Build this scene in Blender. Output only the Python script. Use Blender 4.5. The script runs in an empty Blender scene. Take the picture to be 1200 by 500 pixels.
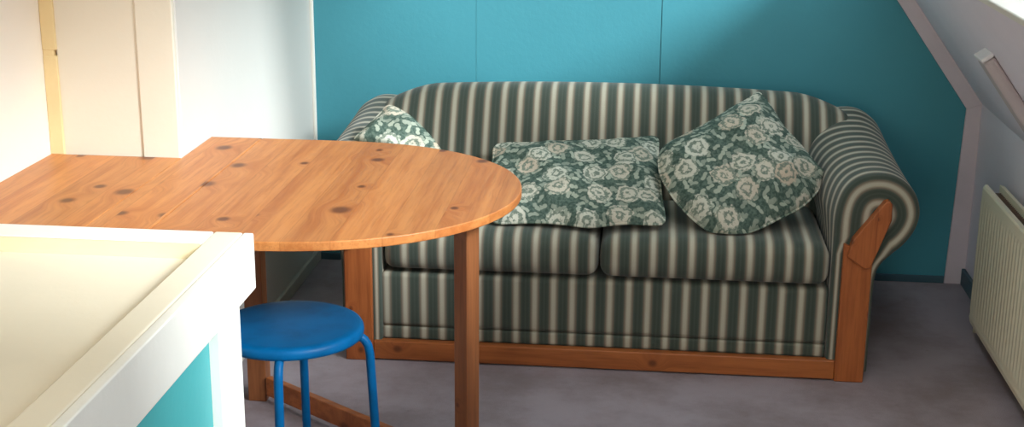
import bpy, math, random
from mathutils import Vector, Matrix
random.seed(4)
C = bpy.context.scene.collection
sc = bpy.context.scene
PI = math.pi

# ------------------------------------------------------------------ materials
def lin(r, g, b, a=1.0):
    f = lambda v: v/255/12.92 if v/255 <= .04045 else ((v/255+.055)/1.055)**2.4
    return (f(r), f(g), f(b), a)

class NT:
    """tiny helper round a node tree"""
    def __init__(s, name):
        s.m = bpy.data.materials.new(name); s.m.use_nodes = True
        s.t = s.m.node_tree; s.b = s.t.nodes['Principled BSDF']
    def n(s, typ, **kw):
        nd = s.t.nodes.new(typ)
        for k, v in kw.items(): setattr(nd, k, v)
        return nd
    def l(s, a, b): s.t.links.new(a, b)
    def val(s, x, sock):
        if isinstance(x, (int, float)): sock.default_value = x
        else: s.l(x, sock)
    def math(s, op, a, b=0.0, c=0.0):
        nd = s.n('ShaderNodeMath', operation=op)
        s.val(a, nd.inputs[0]); s.val(b, nd.inputs[1]); s.val(c, nd.inputs[2])
        return nd.outputs[0]
    def mix(s, fac, a, b, blend='MIX'):
        nd = s.n('ShaderNodeMix', data_type='RGBA', blend_type=blend)
        s.val(fac, nd.inputs[0])
        for x, i in ((a, 6), (b, 7)):
            if isinstance(x, tuple): nd.inputs[i].default_value = x
            else: s.l(x, nd.inputs[i])
        return nd.outputs[2]
    def ramp(s, x, stops, interp='LINEAR'):
        nd = s.n('ShaderNodeValToRGB'); cr = nd.color_ramp; cr.interpolation = interp
        while len(cr.elements) < len(stops): cr.elements.new(.5)
        for e, (p, c) in zip(cr.elements, stops): e.position = p; e.color = c
        s.l(x, nd.inputs[0]); return nd.outputs[0]
    def smooth(s, x, lo, hi):
        nd = s.n('ShaderNodeMapRange', interpolation_type='SMOOTHSTEP')
        s.val(x, nd.inputs[0]); nd.inputs[1].default_value = lo; nd.inputs[2].default_value = hi
        return nd.outputs[0]
    def noise(s, vec, scale, detail=3, rough=.5):
        nd = s.n('ShaderNodeTexNoise'); nd.inputs['Scale'].default_value = scale
        nd.inputs['Detail'].default_value = detail; nd.inputs['Roughness'].default_value = rough
        if vec is not None: s.l(vec, nd.inputs['Vector'])
        return nd.outputs[0]
    def bump(s, h, strength, dist=.01):
        nd = s.n('ShaderNodeBump'); nd.inputs['Strength'].default_value = strength
        nd.inputs['Distance'].default_value = dist
        s.l(h, nd.inputs['Height']); s.l(nd.outputs[0], s.b.inputs['Normal'])
    def obj(s): return s.n('ShaderNodeTexCoord').outputs['Object']
    def uv(s): return s.n('ShaderNodeTexCoord').outputs['UV']
    def base(s, c):
        if isinstance(c, tuple): s.b.inputs['Base Color'].default_value = c
        else: s.l(c, s.b.inputs['Base Color'])
    def set(s, **kw):
        for k, v in kw.items(): s.b.inputs[k.replace('_', ' ')].default_value = v
        return s

def paint(name, col, rough=.6, var=.06, bump=.12, scale=9, spec=.3):
    n = NT(name); o = n.obj()
    f = n.noise(o, scale, 4, .6)
    c2 = tuple(v*(1-var*2.2) for v in col[:3])+(1,)
    n.base(n.mix(f, col, c2))
    n.bump(n.noise(o, 60, 4, .6), bump, .004)
    n.set(Roughness=rough, Specular_IOR_Level=spec)
    return n.m

def pine(name, grain, cross, width, light, dark, knots=.5, rough=.42, ksize=.5):
    """varnished pine: glued planks, long grain, brown knots"""
    n = NT(name); o = n.obj()
    sep = n.n('ShaderNodeSeparateXYZ'); n.l(o, sep.inputs[0])
    ax = {'x': sep.outputs[0], 'y': sep.outputs[1], 'z': sep.outputs[2]}
    g, cr = ax[grain], ax[cross]; third = ax[[k for k in 'xyz' if k not in (grain, cross)][0]]
    pid = n.math('FLOOR', n.math('DIVIDE', n.math('ADD', cr, 10.013), width))
    wn = n.n('ShaderNodeTexWhiteNoise', noise_dimensions='1D'); n.l(pid, wn.inputs['W'])
    rnd = wn.outputs['Value']
    gg = n.math('ADD', g, n.math('MULTIPLY', rnd, 7.3))
    # knots
    kv = n.n('ShaderNodeCombineXYZ'); n.l(n.math('MULTIPLY', cr, 1.25), kv.inputs[0]); n.l(gg, kv.inputs[1]); n.l(third, kv.inputs[2])
    wob = n.noise(o, 14, 2)
    vo = n.n('ShaderNodeTexVoronoi', voronoi_dimensions='2D'); vo.inputs['Scale'].default_value = 5.2
    n.l(kv.outputs[0], vo.inputs['Vector'])
    d = n.math('ADD', vo.outputs['Distance'], n.math('MULTIPLY', n.math('SUBTRACT', wob, .5), .07))
    sepc = n.n('ShaderNodeSeparateColor'); n.l(vo.outputs['Color'], sepc.inputs[0])
    on = n.math('LESS_THAN', sepc.outputs[0], knots)
    size = n.math('ADD', .07, n.math('MULTIPLY', sepc.outputs[1], .12))
    rel = n.math('DIVIDE', d, n.math('MULTIPLY', size, ksize))
    core = n.math('MULTIPLY', on, n.math('SUBTRACT', 1.0, n.smooth(rel, .35, 1.25)))
    halo = n.math('MULTIPLY', on, n.math('SUBTRACT', 1.0, n.smooth(rel, .8, 3.4)))
    # grain lines, pushed round the knots
    cv = n.n('ShaderNodeCombineXYZ')
    n.l(n.math('ADD', n.math('MULTIPLY', cr, 1.0), n.math('MULTIPLY', halo, .03)), cv.inputs[0])
    n.l(n.math('MULTIPLY', gg, .05), cv.inputs[1]); n.l(n.math('ADD', third, n.math('MULTIPLY', rnd, 3.0)), cv.inputs[2])
    a = n.noise(cv.outputs[0], 55, 4, .65); b = n.noise(cv.outputs[0], 13, 2, .5)
    gr = n.smooth(n.math('ADD', n.math('MULTIPLY', a, .55), n.math('MULTIPLY', b, .45)), .36, .66)
    c = n.mix(gr, light, dark)
    fineg = n.smooth(n.noise(cv.outputs[0], 150, 3, .6), .5, .7)
    c = n.mix(n.math('MULTIPLY', fineg, .28), c, tuple(v*.6 for v in dark[:3])+(1,))
    c = n.mix(n.math('MULTIPLY', n.smooth(n.noise(o, 5, 4, .65), .45, .75), .22), c, tuple(v*.75 for v in dark[:3])+(1,))
    tint = n.math('ADD', .86, n.math('MULTIPLY', rnd, .2))
    tn = n.n('ShaderNodeCombineColor'); n.l(tint, tn.inputs[0]); n.l(tint, tn.inputs[1]); n.l(tint, tn.inputs[2])
    c = n.mix(1.0, c, tn.outputs[0], 'MULTIPLY')
    edge = n.math('PINGPONG', n.math('ADD', cr, 10.013), width/2)
    seam = n.math('SUBTRACT', 1.0, n.smooth(edge, .0004, .0022))
    dk = tuple(v*.55 for v in dark[:3])+(1,)
    c = n.mix(n.math('MULTIPLY', seam, .3), c, dk)
    c = n.mix(n.math('MULTIPLY', halo, .30), c, dark)
    c = n.mix(n.math('MULTIPLY', core, .85), c, lin(92, 46, 22))
    n.base(c); n.bump(a, .06, .002)
    n.set(Roughness=rough, Specular_IOR_Level=.4)
    return n.m

M = {}
M['teal'] = paint('teal_wall_paint', lin(74, 151, 165), .5, .05, .15, 4)
M['teal_panel'] = paint('teal_panel_paint', lin(74, 168, 170), .45, .04, .1, 6)
M['cream'] = paint('cream_wall_paint', lin(248, 242, 229), .6, .03, .12, 3)
M['cream_door'] = paint('cream_gloss_paint', lin(232, 224, 206), .5, .04, .1, 4)
M['column'] = paint('white_wall_paint', lin(216, 211, 203), .6, .03, .15, 3)
M['buff'] = paint('buff_trim_paint', lin(240, 216, 164), .5, .08, .12, 12)
M['white'] = paint('white_gloss_paint', lin(244, 240, 230), .4, .03, .15, 14)
M['box_top'] = paint('cream_panel_paint', lin(242, 230, 206), .5, .06, .12, 5)
M['lavender'] = paint('lavender_wall_paint', lin(240, 232, 242), .7, .05, .15, 3)
M['lavender_trim'] = paint('lavender_trim_paint', lin(222, 210, 216), .6, .08, .15, 8)
M['batten'] = paint('batten_paint', lin(200, 188, 188), .6, .08, .15, 8)
M['ceiling'] = paint('ceiling_paint', lin(240, 236, 228), .8, .03, .1, 3)
M['radiator'] = paint('radiator_enamel', lin(246, 236, 208), .4, .05, .05, 10)
M['fin'] = paint('dusty_fin_metal', lin(150, 128, 116), .7, .2, .2, 40)
M['lit_end_tone'] = paint('pale_lit_end', lin(235, 232, 232), .3, .02, .02, 10)  # pale tone for skylight falling on the batten's upper end
M['skirting'] = paint('skirting_paint', lin(70, 100, 112), .5, .1, .1, 12)
M['skirting_cream'] = paint('cream_skirting_paint', lin(200, 196, 184), .5, .1, .1, 12)
M['pine_top'] = pine('pine_table_top', 'y', 'x', .105, lin(208, 136, 75), lin(178, 103, 50), .75, ksize=.95)
M['pine_leg_shaded'] = pine('pine_table_leg_shaded', 'z', 'x', .4, lin(158, 98, 58), lin(124, 72, 40), .35)  # darker than the top: shade on the legs put into the colour
M['pine_rail'] = pine('pine_long_rail', 'x', 'z', .4, lin(176, 102, 52), lin(138, 74, 36), .5)
M['pine_post'] = pine('pine_sofa_post', 'z', 'x', .4, lin(184, 104, 54), lin(146, 76, 36), .7)

def carpet():
    n = NT('grey_lilac_carpet'); o = n.obj()
    a = n.noise(o, 3.2, 5, .65); b = n.noise(o, 420, 2, .6)
    c = n.mix(n.smooth(a, .35, .7), lin(176, 164, 170), lin(148, 134, 136))
    st = n.smooth(n.noise(o, 16, 3, .6), .66, .78)
    c = n.mix(n.math('MULTIPLY', st, .3), c, lin(84, 74, 72))
    c = n.mix(n.math('MULTIPLY', b, .35), c, lin(98, 90, 92))
    n.base(c); n.bump(b, .5, .006); n.set(Roughness=.95, Specular_IOR_Level=.1)
    return n.m
M['carpet'] = carpet()

PER = .0568
def stripes():
    n = NT('green_cream_striped_fabric'); u = n.uv()
    sep = n.n('ShaderNodeSeparateXYZ'); n.l(u, sep.inputs[0])
    t = n.math('FRACT', n.math('ADD', n.math('DIVIDE', sep.outputs[0], PER), 100.0))
    dk, dk2, ltc, tan = lin(58, 68, 60), lin(70, 80, 70), lin(186, 180, 160), lin(128, 114, 98)
    c = n.ramp(t, [(0, ltc), (.07, ltc), (.19, tan), (.30, dk2), (.40, dk), (.52, dk2), (.60, dk), (.72, dk2), (.82, tan), (.94, ltc)])
    o = n.obj(); w = n.noise(o, 600, 2)
    c = n.mix(n.math('MULTIPLY', w, .25), c, lin(96, 98, 90))
    n.base(c); n.bump(n.noise(o, 350, 3), .25, .003)
    n.set(Roughness=.85, Specular_IOR_Level=.2, Sheen_Weight=.15)
    return n.m
M['stripe'] = stripes()

def floral():
    n = NT('green_floral_fabric'); u = n.uv()
    wob = n.n('ShaderNodeTexNoise'); wob.inputs['Scale'].default_value = 30; n.l(u, wob.inputs['Vector'])
    vm = n.n('ShaderNodeVectorMath', operation='SCALE'); n.l(wob.outputs['Color'], vm.inputs[0]); vm.inputs['Scale'].default_value = .022
    va = n.n('ShaderNodeVectorMath', operation='ADD'); n.l(u, va.inputs[0]); n.l(vm.outputs[0], va.inputs[1])
    p = va.outputs[0]
    def cells(scale, rand):
        vo = n.n('ShaderNodeTexVoronoi', voronoi_dimensions='2D'); n.l(p, vo.inputs['Vector'])
        vo.inputs['Scale'].default_value = scale; vo.inputs['Randomness'].default_value = rand
        sub = n.n('ShaderNodeVectorMath', operation='SUBTRACT'); n.l(p, sub.inputs[0]); n.l(vo.outputs['Position'], sub.inputs[1])
        s = n.n('ShaderNodeSeparateXYZ'); n.l(sub.outputs[0], s.inputs[0])
        ang = n.math('ARCTAN2', s.outputs[1], s.outputs[0])
        sc_ = n.n('ShaderNodeSeparateColor'); n.l(vo.outputs['Color'], sc_.inputs[0])
        return vo.outputs['Distance'], ang, sc_.outputs[0], sc_.outputs[1]
    d, ang, r1, r2 = cells(10.5, .75)
    ph = n.math('MULTIPLY', r1, 6.28)
    fine = n.noise(u, 95, 2, .6); mid = n.noise(u, 48, 2, .5)
    R = n.math('ADD', .40, n.math('MULTIPLY', n.math('SUBTRACT', mid, .5), .34))
    flower = n.math('SUBTRACT', 1.0, n.smooth(n.math('SUBTRACT', d, R), -.04, .03))
    ring = n.math('SINE', n.math('ADD', n.math('MULTIPLY', d, 27.0), n.math('ADD', ph, n.math('MULTIPLY', fine, 9.0))))
    petal = n.smooth(ring, -1.15, .6)
    d2, ang2, q1, q2 = cells(34, 1.0)
    R2 = n.math('ADD', .33, n.math('MULTIPLY', n.math('SINE', n.math('ADD', n.math('MULTIPLY', ang2, 2.0), n.math('MULTIPLY', q1, 6.28))), .16))
    leaf = n.math('SUBTRACT', 1.0, n.smooth(n.math('SUBTRACT', d2, R2), -.06, .06))
    ground = n.mix(n.smooth(fine, .35, .65), lin(62, 80, 71), lin(92, 108, 97))
    c = n.mix(n.math('MULTIPLY', leaf, n.math('ADD', .45, n.math('MULTIPLY', q2, .45))), ground, lin(176, 182, 164))
    fl = n.mix(petal, lin(112, 124, 110), n.mix(r2, lin(206, 206, 190), lin(196, 178, 156)))
    c = n.mix(n.math('MULTIPLY', flower, .92), c, fl)
    o = n.obj()
    n.base(c); n.bump(n.noise(o, 300, 3), .2, .003)
    n.set(Roughness=.85, Specular_IOR_Level=.2)
    return n.m
M['floral'] = floral()

def blue():
    n = NT('blue_enamel'); o = n.obj()
    c = n.mix(n.smooth(n.noise(o, 11, 4, .6), .4, .75), lin(0, 86, 138), lin(0, 74, 120))
    chip = n.smooth(n.noise(o, 70, 1), .80, .83)
    c = n.mix(chip, c, lin(130, 170, 190))
    n.base(c); n.set(Roughness=.45, Specular_IOR_Level=.15)
    return n.m
M['blue'] = blue()
M['rubber'] = paint('dark_rubber', lin(30, 32, 36), .7, .1, .1, 20)

def glass():
    m = bpy.data.materials.new('window_glass'); m.use_nodes = True; t = m.node_tree; t.nodes.clear()
    out = t.nodes.new('ShaderNodeOutputMaterial'); mx = t.nodes.new('ShaderNodeMixShader')
    tr = t.nodes.new('ShaderNodeBsdfTransparent'); gl = t.nodes.new('ShaderNodeBsdfGlossy'); gl.inputs['Roughness'].default_value = .02
    tr.inputs[0].default_value = (.96, .98, .98, 1)
    mx.inputs[0].default_value = .04
    t.links.new(tr.outputs[0], mx.inputs[1]); t.links.new(gl.outputs[0], mx.inputs[2]); t.links.new(mx.outputs[0], out.inputs[0])
    return m
M['glass'] = glass()

# ------------------------------------------------------------------ mesh helpers
class MB:
    def __init__(s): s.v = []; s.f = []; s.uv = []
    def add(s, vs, fs, uvs=None):
        o = len(s.v); s.v += [tuple(p) for p in vs]; s.f += [tuple(i+o for i in f) for f in fs]
        s.uv += list(uvs) if uvs else [(p[0], p[1]) for p in vs]
        return s
    def box(s, x0, x1, y0, y1, z0, z1):
        vs = [(x, y, z) for z in (z0, z1) for y in (y0, y1) for x in (x0, x1)]
        return s.add(vs, [(0,2,3,1), (4,5,7,6), (0,1,5,4), (2,6,7,3), (0,4,6,2), (1,3,7,5)])
    def hexa(s, p):   # 8 corners, order as box
        return s.add(p, [(0,2,3,1), (4,5,7,6), (0,1,5,4), (2,6,7,3), (0,4,6,2), (1,3,7,5)])
    def prism(s, poly, y0, y1):    # polygon in x,z extruded along y
        n = len(poly)
        vs = [(x, y0, z) for x, z in poly]+[(x, y1, z) for x, z in poly]
        return s.add(vs, [tuple(range(n)), tuple(range(2*n-1, n-1, -1))]+[(i, i+n, (i+1) % n+n, (i+1) % n) for i in range(n)])
    def slab(s, poly, z0, z1):     # polygon in x,y extruded along z
        n = len(poly)
        vs = [(x, y, z0) for x, y in poly]+[(x, y, z1) for x, y in poly]
        return s.add(vs, [tuple(range(n-1, -1, -1)), tuple(range(n, 2*n))]+[(i, (i+1) % n, (i+1) % n+n, i+n) for i in range(n)])
    def loft(s, rings, uvs=None, cap0=False, cap1=False, closed=True):
        n = len(rings[0]); vs = [p for r in rings for p in r]; fs = []
        for i in range(len(rings)-1):
            for j in range(n if closed else n-1):
                a, b = i*n+j, i*n+(j+1) % n
                fs.append((a, b, b+n, a+n))
        if cap0: fs.append(tuple(range(n-1, -1, -1)))
        if cap1: fs.append(tuple(range((len(rings)-1)*n, len(rings)*n)))
        return s.add(vs, fs, [u for r in uvs for u in r] if uvs else None)
    def tube(s, path, r, seg=14):
        path = [Vector(p) for p in path]; rings = []; up = None
        for i, p in enumerate(path):
            t = (path[min(i+1, len(path)-1)]-path[max(i-1, 0)]).normalized()
            if up is None: up = t.orthogonal().normalized()
            up = (up-t*up.dot(t)).normalized(); w = t.cross(up)
            rings.append([p+(up*math.cos(a)+w*math.sin(a))*r for a in [2*PI*k/seg for k in range(seg)]])
        return s.loft(rings, None, True, True)
    def lathe(s, prof, cx=0, cy=0, seg=64):
        rings = [[(cx+r*math.cos(2*PI*k/seg), cy+r*math.sin(2*PI*k/seg), z) for k in range(seg)] for r, z in prof]
        return s.loft(rings, None, True, True)
    def build(s, name, mat, parent=None, bevel=0, smooth=False, bseg=2, sub=0, origin=None):
        off = Vector(origin or (0, 0, 0))
        me = bpy.data.meshes.new(name)
        me.from_pydata([tuple(Vector(p)-off) for p in s.v], [], s.f); me.update()
        ul = me.uv_layers.new(name='UVMap')
        for lp in me.loops: ul.data[lp.index].uv = s.uv[lp.vertex_index]
        import bmesh
        bm = bmesh.new(); bm.from_mesh(me); bmesh.ops.recalc_face_normals(bm, faces=bm.faces); bm.to_mesh(me); bm.free()
        me.materials.append(M[mat])
        o = bpy.data.objects.new(name, me); C.objects.link(o)
        o.location = off
        if parent: o.parent = parent
        if bevel:
            b = o.modifiers.new('bevel', 'BEVEL'); b.width = bevel; b.segments = bseg; b.limit_method = 'ANGLE'; b.angle_limit = .6
        if sub:
            b = o.modifiers.new('sub', 'SUBSURF'); b.levels = sub; b.render_levels = sub
        if smooth or bevel:
            for p in me.polygons: p.use_smooth = True
        if bevel and not smooth:
            b = o.modifiers.new('wn', 'WEIGHTED_NORMAL'); b.keep_sharp = True
        return o

def thing(name, label, cat, loc, rz=0, group=None):
    o = bpy.data.objects.new(name, None); C.objects.link(o); o.location = loc; o.rotation_euler = (0, 0, rz)
    o.empty_display_size = .1
    tag(o, label, cat, group); return o
def tag(o, label, cat, group=None):
    o['label'] = label; o['category'] = cat
    if group: o['group'] = group
    return o
def struct(o, label=None):
    o['kind'] = 'structure'
    if label: o['label'] = label
    return o

# ------------------------------------------------------------------ the room
YB, XR, XL, XC, YP = 4.93, 1.15, -1.593, -1.235, 3.50
YF, ZC = -1.2, 2.15
SX, SZ = -.588, .809                        # up the sloping ceiling
def SP(s, y, n=0.0):                        # point on the slope: s up it, n out through the roof
    return (XR+SX*s+SZ*n, y, .663+SZ*s-SX*n)
S_END = (ZC-.663)/SZ
x_ridge = XR+SX*S_END

struct(MB().box(XL-.1, XR+.12, YF-.1, YB+.12, -.1, 0).build('floor', 'carpet'), 'grey lilac carpeted floor')
struct(MB().box(XL-.1, x_ridge, YF-.1, YB+.12, ZC, ZC+.08).build('ceiling', 'ceiling'))
FX0, FX1, FZ0, FZ1 = -1.15, -.15, .95, 1.95     # unseen window behind the camera, added to let in fill light
b = MB()
b.box(XL-.1, FX0, YF-.1, YF, 0, ZC); b.box(FX1, XR+.12, YF-.1, YF, 0, ZC); b.box(FX0, FX1, YF-.1, YF, 0, FZ0); b.box(FX0, FX1, YF-.1, YF, FZ1, ZC)
struct(b.build('wall_front', 'cream'))
b = MB()
for x0, x1, z0, z1 in ((FX0, FX0+.05, FZ0, FZ1), (FX1-.05, FX1, FZ0, FZ1), (FX0+.05, FX1-.05, FZ0, FZ0+.05), (FX0+.05, FX1-.05, FZ1-.05, FZ1), (-.675, -.625, FZ0+.05, FZ1-.05)):
    b.box(x0, x1, YF-.08, YF-.02, z0, z1)
w2 = struct(b.build('fill_window', 'white', None, .003))
MB().box(FX0+.05, FX1-.05, YF-.052, YF-.048, FZ0+.05, FZ1-.05).build('window_pane', 'glass', w2)
# back wall: boarded, three sheets with open joints
b = MB(); g = .0016
for x0, x1 in ((XL, -.632-g*.3), (-.632+g*.3, .027-g*.8), (.027+g*.8, XR+.1)):
    b.box(x0, x1, YB, YB+.02, 0, ZC)
b.box(XL-.1, XR+.12, YB+.02, YB+.12, 0, ZC)
struct(b.build('wall_back', 'teal'), 'teal painted boarded back wall')
struct(MB().box(XL-.1, XL, YF, YP, 0, ZC).build('wall_left', 'cream'), 'bright cream wall at far left')
struct(MB().box(XL-.1, XC, YP, YB, 0, ZC).build('wall_alcove', 'column', None, .006), 'white wall running back to the teal wall')
struct(MB().box(XL+.036, -1.336, YP-.014, YP+.002, .0, ZC).build('door_1', 'cream_door', None, .003), 'plain cream panel above the table')
struct(MB().box(-1.338, XC-.002, YP-.02, YP+.001, 0, ZC).build('trim_1', 'cream_door', None, .004), 'wide cream upright board beside the panel')
b = MB()
b.box(XL, XL+.038, YP-.022, YP, .0, 1.005); b.box(XL, XL+.038, YP-.022, YP, 1.02, ZC)
b.box(XL, XL+.03, YP-.02, YP, 1.0, 1.03)
struct(b.build('trim_2', 'buff', None, .003), 'narrow buff yellow upright strip in the corner')
struct(MB().box(XC, XC+.012, YB-.014, YB, 0, ZC).build('trim_3', 'white', None, .003), 'thin white corner bead against the teal wall')
struct(MB().box(XR, XR+.12, YF, YB, 0, .663).build('wall_right', 'lavender'), 'low lavender wall behind the radiator')
# boards along the right edge of the teal wall
b = MB().hexa([(1.099-.02, YB-.012, 0), (XR, YB-.012, 0), (1.079, YB, 0), (XR, YB, 0),
               (1.099, YB-.012, .644), (XR, YB-.012, .663), (1.099, YB, .644), (XR, YB, .663)])
t0 = 1.82
def TP(s, off, y):   # off = distance inward from the slope
    return (XR+SX*s-SZ*off, y, .663+SZ*s+SX*off)
b.hexa([(1.099, YB-.012, .644), TP(0, 0, YB-.012), (1.099, YB, .644), TP(0, 0, YB),
        TP(t0, .041, YB-.012), TP(t0, 0, YB-.012), TP(t0, .041, YB), TP(t0, 0, YB)])
struct(b.build('trim_4', 'lavender_trim', None, .002), 'lavender edging board following the wall and slope')

# sloping ceiling with the skylight opening, divided by an added strip shaping the beam
W0, W1, WY0, WY1, WM0, WM1 = .712, 1.70, 1.0, 4.84, 3.58, 3.82
b = MB()
def slope_slab(s0, s1, y0, y1, n0=0, n1=.14, mb=None):
    (mb or b).hexa([SP(s0, y0, n0), SP(s1, y0, n0), SP(s0, y1, n0), SP(s1, y1, n0), SP(s0, y0, n1), SP(s1, y0, n1), SP(s0, y1, n1), SP(s1, y1, n1)])
slope_slab(0, W0, YF, YB); slope_slab(W1, S_END+.05, YF, YB)
slope_slab(W0, W1, YF, WY0); slope_slab(W0, W1, WM0, WM1); slope_slab(W0, W1, WY1, YB)  # middle slab: unseen strip added to dim the left of the wall
struct(b.build('ceiling_slope', 'lavender'), 'lavender sloping ceiling under the skylight')
fw, pr = .022, -.006; sash = (.06, .095)
for nm, ya, yb in (('window_1', WY0, WM0), ('window_3', WM1, WY1)):
    b = MB()
    slope_slab(W0-fw, W0+.006, ya-fw, yb+fw, pr, .10, b); slope_slab(W1-.006, W1+fw, ya-fw, yb+fw, pr, .10, b)
    slope_slab(W0, W1, ya-fw, ya+.006, pr, .10, b); slope_slab(W0, W1, yb-.006, yb+fw, pr, .10, b)
    win = struct(b.build(nm, 'white', None, .004), 'white framed roof window in the slope, ' + ('nearer the camera' if nm == 'window_1' else 'split off beside the teal wall to shape the beam'))
    b = MB()
    slope_slab(W0+.006, W0+.04, ya, yb, *sash, b); slope_slab(W1-.04, W1, ya, yb, *sash, b)
    slope_slab(W0, W1, ya, ya+.04, *sash, b); slope_slab(W0, W1, yb-.04, yb, *sash, b)
    b.build('window_sash', 'white', win, .003)
    b = MB(); slope_slab(W0+.04, W1-.04, ya+.04, yb-.04, .075, .081, b); b.build('window_pane', 'glass', win)
# boxed batten on the slope with its skylit end painted in as a pale slice
b = MB(); slope_slab(.0, .45, 3.70, 3.79, -.035, .0, b)
bat = struct(b.build('trim_5', 'batten', None, .01), 'boxed batten running down the sloping ceiling')
b = MB(); slope_slab(.45, .462, 3.70, 3.79, -.036, .0, b); b.build('lit_end', 'lit_end_tone', bat, .003)
# skirting
struct(MB().box(XC+.0, 1.078, YB-.012, YB, 0, .026).build('baseboard_back', 'skirting', None, .003))
struct(MB().box(XC, XC+.014, YP, YB-.012, 0, .045).build('baseboard_left', 'skirting_cream', None, .003))
struct(MB().box(XR-.014, XR, YF, YB-.012, 0, .06).build('baseboard_right', 'skirting', None, .003))

# ------------------------------------------------------------------ sofa
SXC, SY = -.1265, 3.94
sofa = thing('sofa', 'green and cream striped two-seat sofa with pine front frame', 'sofa', (SXC, SY, 0))
def sb(mb, name, mat, **kw): return mb.build(name, mat, sofa, **kw)
# local coordinates: x from the middle, y from the front of the posts
PH_A = .030
arm_prof = [(.672,.03), (.672,.20), (.672,.34), (.672,.44), (.673,.50), (.679,.545), (.693,.585), (.716,.614), (.748,.632), (.785,.638),
            (.822,.634), (.857,.618), (.884,.594), (.903,.562), (.911,.525), (.906,.488), (.890,.452), (.866,.420), (.838,.394), (.814,.368), (.800,.335),
            (.796,.28), (.796,.16), (.796,.03)]
def smooth_path(p, k):
    out = []
    for i in range(len(p)-1):
        a, b, c, d = [Vector(p[min(max(i+q, 0), len(p)-1)]) for q in (-1, 0, 1, 2)]
        for q in range(k):
            t = q/k
            out.append(tuple(.5*((2*b)+(c-a)*t+(2*a-5*b+4*c-d)*t*t+(3*b-a-3*c+d)*t**3)))
    return out+[tuple(p[-1])]
arm_prof = smooth_path(arm_prof, 4)
def arm(sgn):
    def tgt(u, z): return (.795, .515) if z > .40 else (.735, z)
    n = len(arm_prof); rings, uvs = [], []
    def ring(y, k, vc, dz=0.0):
        r = []; bul = .046*min(1, max(0, y-.02)/.55)
        for u, z in arm_prof:
            a, c = tgt(u, z); zz = z+(c-z)*k
            if z > .40 and u < .795: u -= bul*(.795-u)/.123*min(1, (z-.40)/.10)
            r.append((sgn*(u+(a-u)*k), y, zz+dz*max(0, (zz-.3)/.35)))
        rings.append(r); uvs.append([(vc, 0)]*n)
    for k in (.96, .75, .55, .38, .24, .13): ring(.016, k, -(k*.125)+PH_A)
    ring(.019, .05, -.004+PH_A); ring(.026, .014, .004+PH_A); ring(.040, 0, .018+PH_A)
    for i in range(1, 25):
        t = i/24; ring(.04+.70*t, 0, .018+PH_A+.70*t, .045*t*t)
    ring(.80, .03, .78+PH_A, .045); ring(.83, .15, .81+PH_A, .045)
    m = MB(); m.loft(rings, uvs, True, True)
    o = sb(m, 'arm', 'stripe', smooth=True)
    return o
for sgn in (-1, 1):
    a_ = arm(sgn)
    X = lambda u: sgn*u
    pl = [(X(.6985), 0), (X(.7835), 0), (X(.7835), .40), (X(.6985), .43)]
    sb(MB().prism(pl, 0, .05), 'post', 'pine_post', bevel=.004)
    pl = [(X(.7095), .395), (X(.7205), .446), (X(.8035), .562), (X(.8145), .567), (X(.8245), .558), (X(.8265), .51), (X(.7765), .362), (X(.760), .36)]
    sb(MB().prism(pl, -.014, .04), 'arm_facing', 'pine_post', bevel=.004)
sb(MB().box(-.6985, .6985, .006, .036, .004, .064), 'front_rail', 'pine_rail', bevel=.004)

def rounded(x0, x1, y0, y1, z0, z1, r, nx, ny, nz, crown=0.0, sag=None, phase=0.0):
    """upholstered block: a box grid pulled on to rounded edges"""
    idx = {}; vs = []; fs = []
    def P(i, j, k):
        key = (i, j, k)
        if key in idx: return idx[key]
        def ax(t, n, a, b):   # finer spacing near the edges
            f = t/n; f = .5-.5*math.cos(PI*f)*(.55+.45*abs(math.cos(PI*f))); return a+(b-a)*f
        p = Vector((ax(i, nx, x0, x1), ax(j, ny, y0, y1), ax(k, nz, z0, z1)))
        q = Vector((min(max(p.x, x0+r), x1-r), min(max(p.y, y0+r), y1-r), min(max(p.z, z0+r), z1-r)))
        d = p-q
        if d.length > 1e-9: p = q+d.normalized()*r
        fx, fy = (p.x-x0)/(x1-x0), (p.y-y0)/(y1-y0)
        bulge = math.sin(PI*min(max(fx, 0), 1))**.6*math.sin(PI*min(max(fy*.8+.2, 0), 1))**.6
        fz = (p.z-z0)/(z1-z0)
        p.z += crown*bulge*fz
        p.y -= .012*math.sin(PI*min(max(fz, 0), 1))*math.sin(PI*min(max(fx, 0), 1))**.5*(1-fy) if crown else 0
        idx[key] = len(vs); vs.append(p); return idx[key]
    for i in range(nx):
        for j in range(ny):
            fs.append((P(i,j,0), P(i,j+1,0), P(i+1,j+1,0), P(i+1,j,0))); fs.append((P(i,j,nz), P(i+1,j,nz), P(i+1,j+1,nz), P(i,j+1,nz)))
    for i in range(nx):
        for k in range(nz):
            fs.append((P(i,0,k), P(i+1,0,k), P(i+1,0,k+1), P(i,0,k+1))); fs.append((P(i,ny,k), P(i,ny,k+1), P(i+1,ny,k+1), P(i+1,ny,k)))
    for j in range(ny):
        for k in range(nz):
            fs.append((P(0,j,k), P(0,j,k+1), P(0,j+1,k+1), P(0,j+1,k))); fs.append((P(nx,j,k), P(nx,j+1,k), P(nx,j+1,k+1), P(nx,j,k+1)))
    return MB().add(vs, fs, [(p.x+phase, p.y) for p in vs])
SEAT_PH = .034
for x0, x1, ph_ in ((-.668, -.014, .032), (-.010, .668, .022)):
    sb(rounded(x0, x1, .022, .53, .287, .405, .038, 28, 20, 10, .016, phase=ph_), 'seat_cushion', 'stripe', smooth=True)
m = rounded(-.69, .672, .034, .50, .1035, .277, .010, 30, 6, 6, phase=SEAT_PH)
sb(m, 'front_panel', 'stripe', smooth=True)
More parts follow.
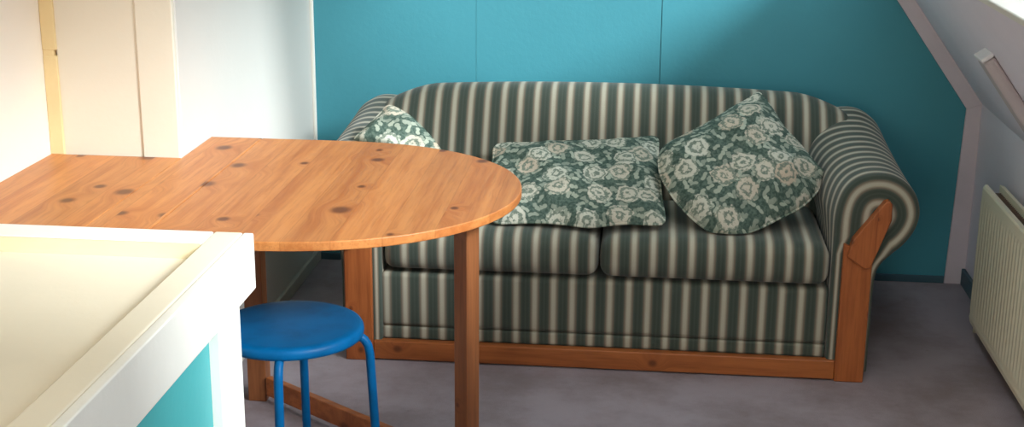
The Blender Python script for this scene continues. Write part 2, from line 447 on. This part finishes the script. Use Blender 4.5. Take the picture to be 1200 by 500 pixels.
sb(rounded(-.69, .672,   .0355, .10, .062, .1032, .005, 30, 4, 4, phase=SEAT_PH), 'lower_band', 'stripe', smooth=True)
# back: rolled top, ends falling away to the arms
def back():
    N = 56; rings, uvs = [], []
    for i in range(N+1):
        u = -.86+1.72*i/N; a = abs(u)
        zt = .752-.016*(a/.6)**2 if a < .6 else .736-.05*((a-.6)/.16)**1.6 if a < .76 else .686-.13*((a-.76)/.10)**1.3
        k = max(0, (a-.55)/.31); fwd = -.05*k*k            # corners wrap forward a little
        pts = [(.47, .10), (.48, .30), (.49, .42), (.53, .54), (.575, .63)]
        rr = [(p, min(z, zt-.06)) for p, z in pts]
        rr += [(.615, zt-.045), (.645, zt-.015), (.68, zt-.002), (.72, zt), (.76, zt-.006), (.80, zt-.028), (.825, zt-.07), (.835, zt-.13), (.84, .35), (.84, .03)]
        e = 1-.10*max(0, (a-.78)/.08)
        rings.append([(u, .66+(y-.66)*e+fwd*min(1, max(0, (z-.3)/.3)), z) for y, z in rr])
        uvs.append([(u*1.025-.0247, 0)]*len(rr))
    return MB().loft(rings, uvs, True, True)
sb(back(), 'backrest', 'stripe', smooth=True)

# ------------------------------------------------------------------ cushions on the sofa
def pillow(name, P0, U, V, outline, thick, label, uvoff, uvrot=0.0, sag=0.0, seed=1):
    """outline: points (a, b) round the pillow in its own plane; puffed on both faces"""
    P0, U, V = Vector(P0), Vector(U).normalized(), Vector(V); V = (V-U*U.dot(V)).normalized(); N = U.cross(V)
    if N.z < 0: N = -N
    rnd = random.Random(seed); ph = [rnd.uniform(0, 6) for _ in range(8)]
    # resample the outline smoothly
    n0 = len(outline); pts = []
    for i in range(n0):
        p0, p1, p2, p3 = [Vector(outline[(i+k) % n0]) for k in (-1, 0, 1, 2)]
        for q in range(4):
            t = q/4
            pts.append(.5*((2*p1)+(p2-p0)*t+(2*p0-5*p1+4*p2-p3)*t*t+(3*p1-p0-3*p2+p3)*t**3))
    cen = sum(pts, Vector((0, 0)))/len(pts); n = len(pts)
    ks = [0.06, .16, .27, .38, .49, .59, .68, .76, .83, .89, .935, .968, .988, 1.0]
    vs, uv, fs = [], [], []
    cr, sr = math.cos(uvrot), math.sin(uvrot)
    def put(p, h, side):
        w = .006*math.sin(22*p.x+ph[0]+9*p.y)+.005*math.sin(27*p.y+ph[1]-13*p.x)+.0035*math.sin(46*(p.x+p.y)+ph[2])+.003*math.sin(60*(p.x-.6*p.y)+ph[3])
        hh = h+w*min(1, h/(thick*.3))
        q = P0+U*p.x+V*p.y+N*(hh*side); q.z -= sag*(1-(p-cen).length/.35)
        vs.append(q); uv.append((cr*p.x-sr*p.y+uvoff[0]+(0 if side > 0 else .37), sr*p.x+cr*p.y+uvoff[1]))
        return len(vs)-1
    rim = None
    for side in (1, -1):
        c0 = put(cen, thick/2, side); prev = None
        for k in ks:
            if k == 1.0 and side == -1: cur = rim
            else: cur = [put(cen+(p-cen)*k, thick/2*max(0, 1-k**2.4)**.62, side) for p in pts]
            if k == 1.0 and side == 1: rim = cur
            for a in range(n):
                b = (a+1) % n
                if prev is None: fs.append((c0, cur[a], cur[b]))
                else: fs.append((prev[a], cur[a], cur[b], prev[b]))
            prev = cur
    base = sum(vs, Vector())/len(vs); base.z = min(p.z for p in vs)
    o = MB().add(vs, fs, uv).build(name, 'floral', None, smooth=True, origin=base)
    # corded seam round the edge
    path = [vs[a] for a in rim]; mb = MB(); rings = []
    for a in range(n):
        p = path[a]; t = (path[(a+1) % n]-path[a-1]).normalized(); e1 = N; e2 = t.cross(e1).normalized()
        rings.append([p+(e1*math.cos(x)+e2*math.sin(x))*.0042 for x in [2*PI*k/8 for k in range(8)]])
    rings.append(rings[0])
    uvs = [[uv[rim[a % n]]]*8 for a in range(n+1)]
    so = mb.loft(rings, uvs).build('corded_seam', 'floral', None, smooth=True, origin=base)
    so.parent = o; so.location = (0, 0, 0)
    tag(o, label, 'cushion', 'floral cushions on the striped sofa')
    return o
pillow('floral_cushion', (-.2, 4.045, .436), (1, 0, 0), (0, .38, .165),
       [(-.293, .379), (-.191, .394), (-.081, .409), (.03, .419), (.141, .434), (.218, .447), (.227, .369), (.232, .257), (.242, .129), (.251, .018), (.205, .003), (.141, .004), (.077, -.008), (.026, -.019), (-.039, -.011), (-.104, -.006), (-.182, -.01), (-.26, -.011), (-.291, .078), (-.297, .185), (-.298, .296)],
       .085, 'green floral cushion lying flat in the middle of the seat', (.2, .1), 0, 0, 3)
pillow('floral_cushion', (.28, 4.05, .434), (1, .08, 0), (0, .45, .335),
       [(.098, .548), (.07, .524), (.01, .482), (-.048, .434), (-.132, .375), (-.205, .325), (-.231, .275), (-.231, .207), (-.205, .134), (-.165, .065), (-.107, -.001), (-.065, -.026), (-.022, -.029), (.044, -.005), (.116, .038), (.193, .087), (.245, .146), (.272, .188), (.285, .206), (.262, .236), (.213, .328), (.171, .398), (.14, .473), (.115, .527)],
       .15, 'green floral cushion standing on its corner against the right arm', (1.3, .7), .6, 0, 5)
pillow('floral_cushion', (-.912, 4.15, .645), (.992, .12, -.03), (-.055, .646, .762),
       [(.097, .125), (.077, .101), (.047, .063), (.02, .030), (.0, .004), (.03, -.015), (.085, -.035), (.125, -.10), (.145, -.19), (.20, -.245), (.27, -.19), (.30, -.09), (.252, -.004), (.213, .044), (.174, .084), (.132, .113)],
       .10, 'green floral cushion in the left corner behind the table', (2.3, 1.7), .3, 0, 7)

# the cushions give way where they touch the upholstery
from mathutils.bvhtree import BVHTree
def settle():
    solids = []
    for o in sofa.children:
        if o.name.split('.')[0] in ('arm', 'seat_cushion', 'backrest'):
            vs = [v.co+Vector((SXC, SY, 0)) for v in o.data.vertices]
            solids.append(BVHTree.FromPolygons(vs, [tuple(p.vertices) for p in o.data.polygons]))
    for o in [x for x in C.objects if x.name.startswith('floral_cushion')]:
        for q in [o]+[c for c in C.objects if c.parent == o]:
            for rep_ in range(3):
                for v in q.data.vertices:
                    w = v.co+o.location
                    for t in solids:
                        loc, nn, i, dist = t.find_nearest(w)
                        if loc is not None and dist < .06:
                            sd = (w-loc).dot(nn)
                            gap = .004 if q is o else .006
                            if sd < gap: w = w+nn*(gap-sd)
                    v.co = w-o.location
            q.data.update()
settle()

# ------------------------------------------------------------------ table
TZ = .742
table = thing('dining_table', 'pine gateleg table with one half-oval leaf reaching toward the sofa', 'table', (-.95, 3.25, 0))
TO = Vector((-.95, 3.25, 0))
def tb(mb, name, mat, **kw):
    mb.v = [tuple(Vector(p)-TO) for p in mb.v]
    return mb.build(name, mat, table, **kw)
TYF, TYB = 2.766, 3.732
yc, hb = (TYF+TYB)/2, (TYB-TYF)/2
x0, ax_ = -.862, .555
poly = [(-1.0845, TYF)]
for i in range(49):
    a = -PI/2+PI*i/48
    ca, sa = math.cos(a), math.sin(a)
    poly.append((x0+ax_*abs(ca)**.92, yc+hb*sa))
poly.append((-1.0845, TYB))
tb(MB().slab(poly, TZ-.022, TZ), 'round_leaf', 'pine_top', bevel=.003)
tb(MB().box(XC+.003, -1.0855, TYF, TYB, TZ-.022, TZ), 'centre_board', 'pine_top', bevel=.002)
tb(MB().box(XL+.003, XC+.002, TYF, YP-.024, TZ-.022, TZ), 'side_leaf', 'pine_top', bevel=.002)
for y in (3.595, 2.86):
    tb(MB().box(-1.119, -1.066, y, y+.053, 0, TZ-.022), 'leg', 'pine_leg_shaded', bevel=.003)
tb(MB().box(-1.205, -1.152, 3.595, 3.648, 0, TZ-.022), 'leg', 'pine_leg_shaded', bevel=.003)
tb(MB().box(-1.205, -1.152, 2.86, 2.913, 0, TZ-.022), 'leg', 'pine_leg_shaded', bevel=.003)
for x in (-1.112, -1.19):
    tb(MB().box(x, x+.02, 2.913, 3.595, TZ-.10, TZ-.022), 'apron', 'pine_rail', bevel=.002)
# swung-out gate
P0, P1 = Vector((-1.062, 3.60)), Vector((-.425, 3.135))
d = (P1-P0); L = d.length; d.normalize(); ang = math.atan2(d.y, d.x)
def gate(name, a0, a1, w, z0, z1, mat):
    nrm = Vector((-d.y, d.x)); vs = []
    for z in (z0, z1):
        for s in (-1, 1):
            for a in (a0, a1):
                p = P0+d*a+nrm*(s*w/2); vs.append((p.x, p.y, z))
    return tb(MB().hexa(vs), name, mat, bevel=.003)
gate('gate_leg', L-.022, L+.022, .044, 0, TZ-.0225, 'pine_leg_shaded')
gate('gate_stretcher', .005, L-.02, .022, .022, .078, 'pine_rail')
gate('gate_rail', .005, L-.02, .022, TZ-.075, TZ-.0225, 'pine_rail')

# ------------------------------------------------------------------ stool
stool = thing('stool', 'round blue metal stool tucked under the pine table', 'stool', (-.842, 3.06, 0), math.radians(6))
prof = [(.001, .447), (.10, .447), (.15, .4475), (.166, .447), (.173, .4435), (.1765, .437), (.177, .428), (.1755, .421), (.172, .420), (.170, .424), (.168, .432), (.150, .435), (.001, .435)]
MB().lathe(prof).build('seat', 'blue', stool, smooth=True)
for k in range(4):
    a = PI/2*k; ca, sa = math.cos(a), math.sin(a)
    rp = [(.10, .4225), (.13, .4225), (.15, .422), (.166, .417), (.178, .407), (.186, .393), (.190, .372), (.196, .25), (.202, .12), (.2075, .012)]
    lg = MB().tube([(r*ca, r*sa, z) for r, z in rp], .0108).build('leg', 'blue', stool, smooth=True)
    MB().tube([(r*ca, r*sa, z) for r, z in ((.2068, .03), (.2072, .012), (.2078, .0))], .0128).build('foot_cap', 'rubber', lg, smooth=True)

# ------------------------------------------------------------------ low white enclosure, lower left
BX, BY, BZ = -.65, 2.162, .95
encl = thing('stair_enclosure', 'white-framed waist-high box with cream top and teal side', 'low partition', (-1.12, 1.3, 0))
EO = Vector((-1.12, 1.3, 0))
def eb(mb, name, mat, **kw):
    mb.v = [tuple(Vector(p)-EO) for p in mb.v]
    return mb.build(name, mat, encl, **kw)
Y0 = .30; XW = XL+.003
eb(MB().box(XW, -.70, Y0+.03, 2.0875, BZ-.045, BZ-.026), 'top_panel', 'box_top')
eb(MB().box(-.7165, BX-.018, Y0, BY, BZ-.05, BZ), 'frame_rail', 'box_top', bevel=.004)
M['lip'] = paint('darker_cream_paint', lin(230, 216, 180), .5, .06, .1, 8)  # slightly darker, yellower cream for the rail's inner face
eb(MB().box(XW, -.718, 2.088, 2.0935, BZ-.05, BZ-.001), 'inner_lip', 'lip')
eb(MB().box(XW, -.7175, 2.094, BY, BZ-.05, BZ), 'frame_rail', 'white', bevel=.004)
eb(MB().box(XW, -.7175, Y0, Y0+.07, BZ-.05, BZ), 'frame_rail', 'white', bevel=.004)
eb(MB().box(BX-.0175, BX, Y0, BY, BZ-.098, BZ-.0005), 'fascia', 'white', bevel=.003)
eb(MB().box(-.712, -.67, 2.017, 2.130, 0, BZ-.051), 'corner_post', 'white', bevel=.003)
eb(MB().box(-.712, -.67, Y0, Y0+.1, 0, BZ-.051), 'corner_post', 'white', bevel=.003)
eb(MB().box(-.705, -.688, Y0+.1, 2.016, 0, BZ-.051), 'side_panel', 'teal_panel')
eb(MB().box(XW, -.7125, 2.105, 2.122, 0, BZ-.051), 'rear_panel', 'white')

# ------------------------------------------------------------------ radiator
RX, RY1, RY0, RZ0, RZ1 = 1.05, 4.39, 2.55, .05, .508
rad = thing('radiator', 'cream double panel radiator along the low right wall', 'radiator', (1.085, (RY0+RY1)/2, RZ0))
RO = Vector((1.085, (RY0+RY1)/2, RZ0))
def rb(mb, name, mat, **kw):
    mb.v = [tuple(Vector(p)-RO) for p in mb.v]
    return mb.build(name, mat, rad, **kw)
def rad_panel(xf, thick, sgn, name):
    # pressed face: shallow vertical flutes between flat top and bottom margins
    N = int((RY1-RY0)/.0055); zs = [RZ0, RZ0+.006, RZ0+.022, RZ0+.034, RZ0+.05, RZ1-.05, RZ1-.034, RZ1-.02, RZ1-.006, RZ1]
    vs, fs = [], []; nz = len(zs)
    for i in range(N+1):
        y = RY0+(RY1-RY0)*i/N
        e = min(i, N-i)/4; rim = 0 if e >= 1 else (1-e)**2*.008
        for k, z in enumerate(zs):
            kk = (0.6, .15, -.1, 0, 1, 1, 0, 0, .15, .8)[k]
            fl = .0022*(.5-.5*math.cos(2*PI*(y-RY0)/.0333)) if k in (4, 5) else 0
            x = xf+sgn*(fl*-1+rim+(.006*kk if k in (0, 1, 8, 9) else (-.002 if k == 2 else 0)))
            vs.append((x, y, z))
        for k in (nz-1, 0): vs.append((xf+sgn*thick, y, zs[k]))
    w = nz+2
    for i in range(N):
        for k in range(w):
            a, b2 = i*w+k, i*w+(k+1) % w
            fs.append((a, b2, b2+w, a+w))
    fs.append(tuple(range(w))); fs.append(tuple(range(N*w+w-1, N*w-1, -1)))
    rb(MB().add(vs, fs), name, 'radiator', smooth=False)
rad_panel(RX, .018, 1, 'front_panel'); rad_panel(1.122, .016, -1, 'rear_panel')
b = MB()
y = RY0+.02
while y < RY1-.02:
    b.box(RX+.018, 1.106, y, y+.003, RZ0+.02, RZ1-.02); y += .016
rb(b, 'convector_fins', 'fin')
rb(MB().tube([(1.086, RY1-.02, .085), (1.086, RY1+.03, .085)], .011), 'valve_pipe', 'radiator', smooth=True)
rb(MB().tube([(1.086, RY1+.03, .11), (1.086, RY1+.03, 0)], .010), 'valve_pipe', 'radiator', smooth=True)
for yy in (RY0+.25, RY1-.25):
    rb(MB().box(1.122, XR-.002, yy, yy+.03, .12, .42), 'bracket', 'radiator')

# ------------------------------------------------------------------ light: sky through the roof windows, plus an added front fill
w = bpy.data.worlds.new('World'); sc.world = w; w.use_nodes = True
bg = w.node_tree.nodes['Background']; bg.inputs[0].default_value = (.86, .94, 1, 1); bg.inputs[1].default_value = 2.8
def sun(name, travel, strength, angle, col):
    l = bpy.data.lights.new(name, 'SUN'); l.energy = strength; l.angle = math.radians(angle); l.color = col
    o = bpy.data.objects.new(name, l); C.objects.link(o)
    o.rotation_euler = Vector(travel).to_track_quat('-Z', 'Y').to_euler(); o.location = (3, 2, 4)
sun('hazy_sun', (-.72, .48, -.50), 7.0, 16, (.93, .97, 1))
# the windows as portals for the sky
for ya, yb in ((WY0, WM0), (WM1, WY1)):
    l = bpy.data.lights.new('sky_portal', 'AREA'); l.shape = 'RECTANGLE'; l.size = 1.0; l.size_y = yb-ya
    l.cycles.is_portal = True
    o = bpy.data.objects.new('sky_portal', l); C.objects.link(o)
    o.matrix_world = Matrix(((SX, 0, SZ, 0), (0, 1, 0, 0), (SZ, 0, -SX, 0), (0, 0, 0, 1)))
    o.location = SP((W0+W1)/2, (ya+yb)/2, .13)
l = bpy.data.lights.new('front_fill', 'AREA'); l.shape = 'RECTANGLE'; l.size = 1.0; l.size_y = 1.0; l.energy = 37; l.color = (1, .93, .82)  # added fill lamp for surfaces facing the camera
o = bpy.data.objects.new('front_fill', l); C.objects.link(o)
o.location = (-.65, YF-.16, 1.45); o.rotation_euler = (PI/2, 0, 0); o.rotation_euler = Vector((0, 1, 0)).to_track_quat('-Z', 'Z').to_euler()

# ------------------------------------------------------------------ camera
yaw, pit, rol = math.radians(-5.771), math.radians(15.961), math.radians(.426)
F = Vector((math.sin(yaw)*math.cos(pit), math.cos(yaw)*math.cos(pit), -math.sin(pit)))
r = Vector((math.cos(yaw), -math.sin(yaw), 0)); u = r.cross(F)
R_ = r*math.cos(rol)+u*math.sin(rol); U_ = u*math.cos(rol)-r*math.sin(rol)
cam = bpy.data.cameras.new('camera'); cam.sensor_width = 36; cam.lens = 1630.4/1200*36; cam.clip_start = .02
co = bpy.data.objects.new('camera', cam); C.objects.link(co)
m4 = Matrix((R_, U_, -F)).transposed().to_4x4(); m4.translation = (0, 0, 1.62)
co.matrix_world = m4; sc.camera = co

sc.view_settings.view_transform = 'Standard'; sc.view_settings.look = 'None'
sc.view_settings.gamma = 1; sc.view_settings.use_curve_mapping = False
sc.view_settings.exposure = 0.0
sc.cycles.max_bounces = 10; sc.cycles.diffuse_bounces = 6; sc.cycles.sample_clamp_indirect = 6
sc.cycles.use_denoising = True
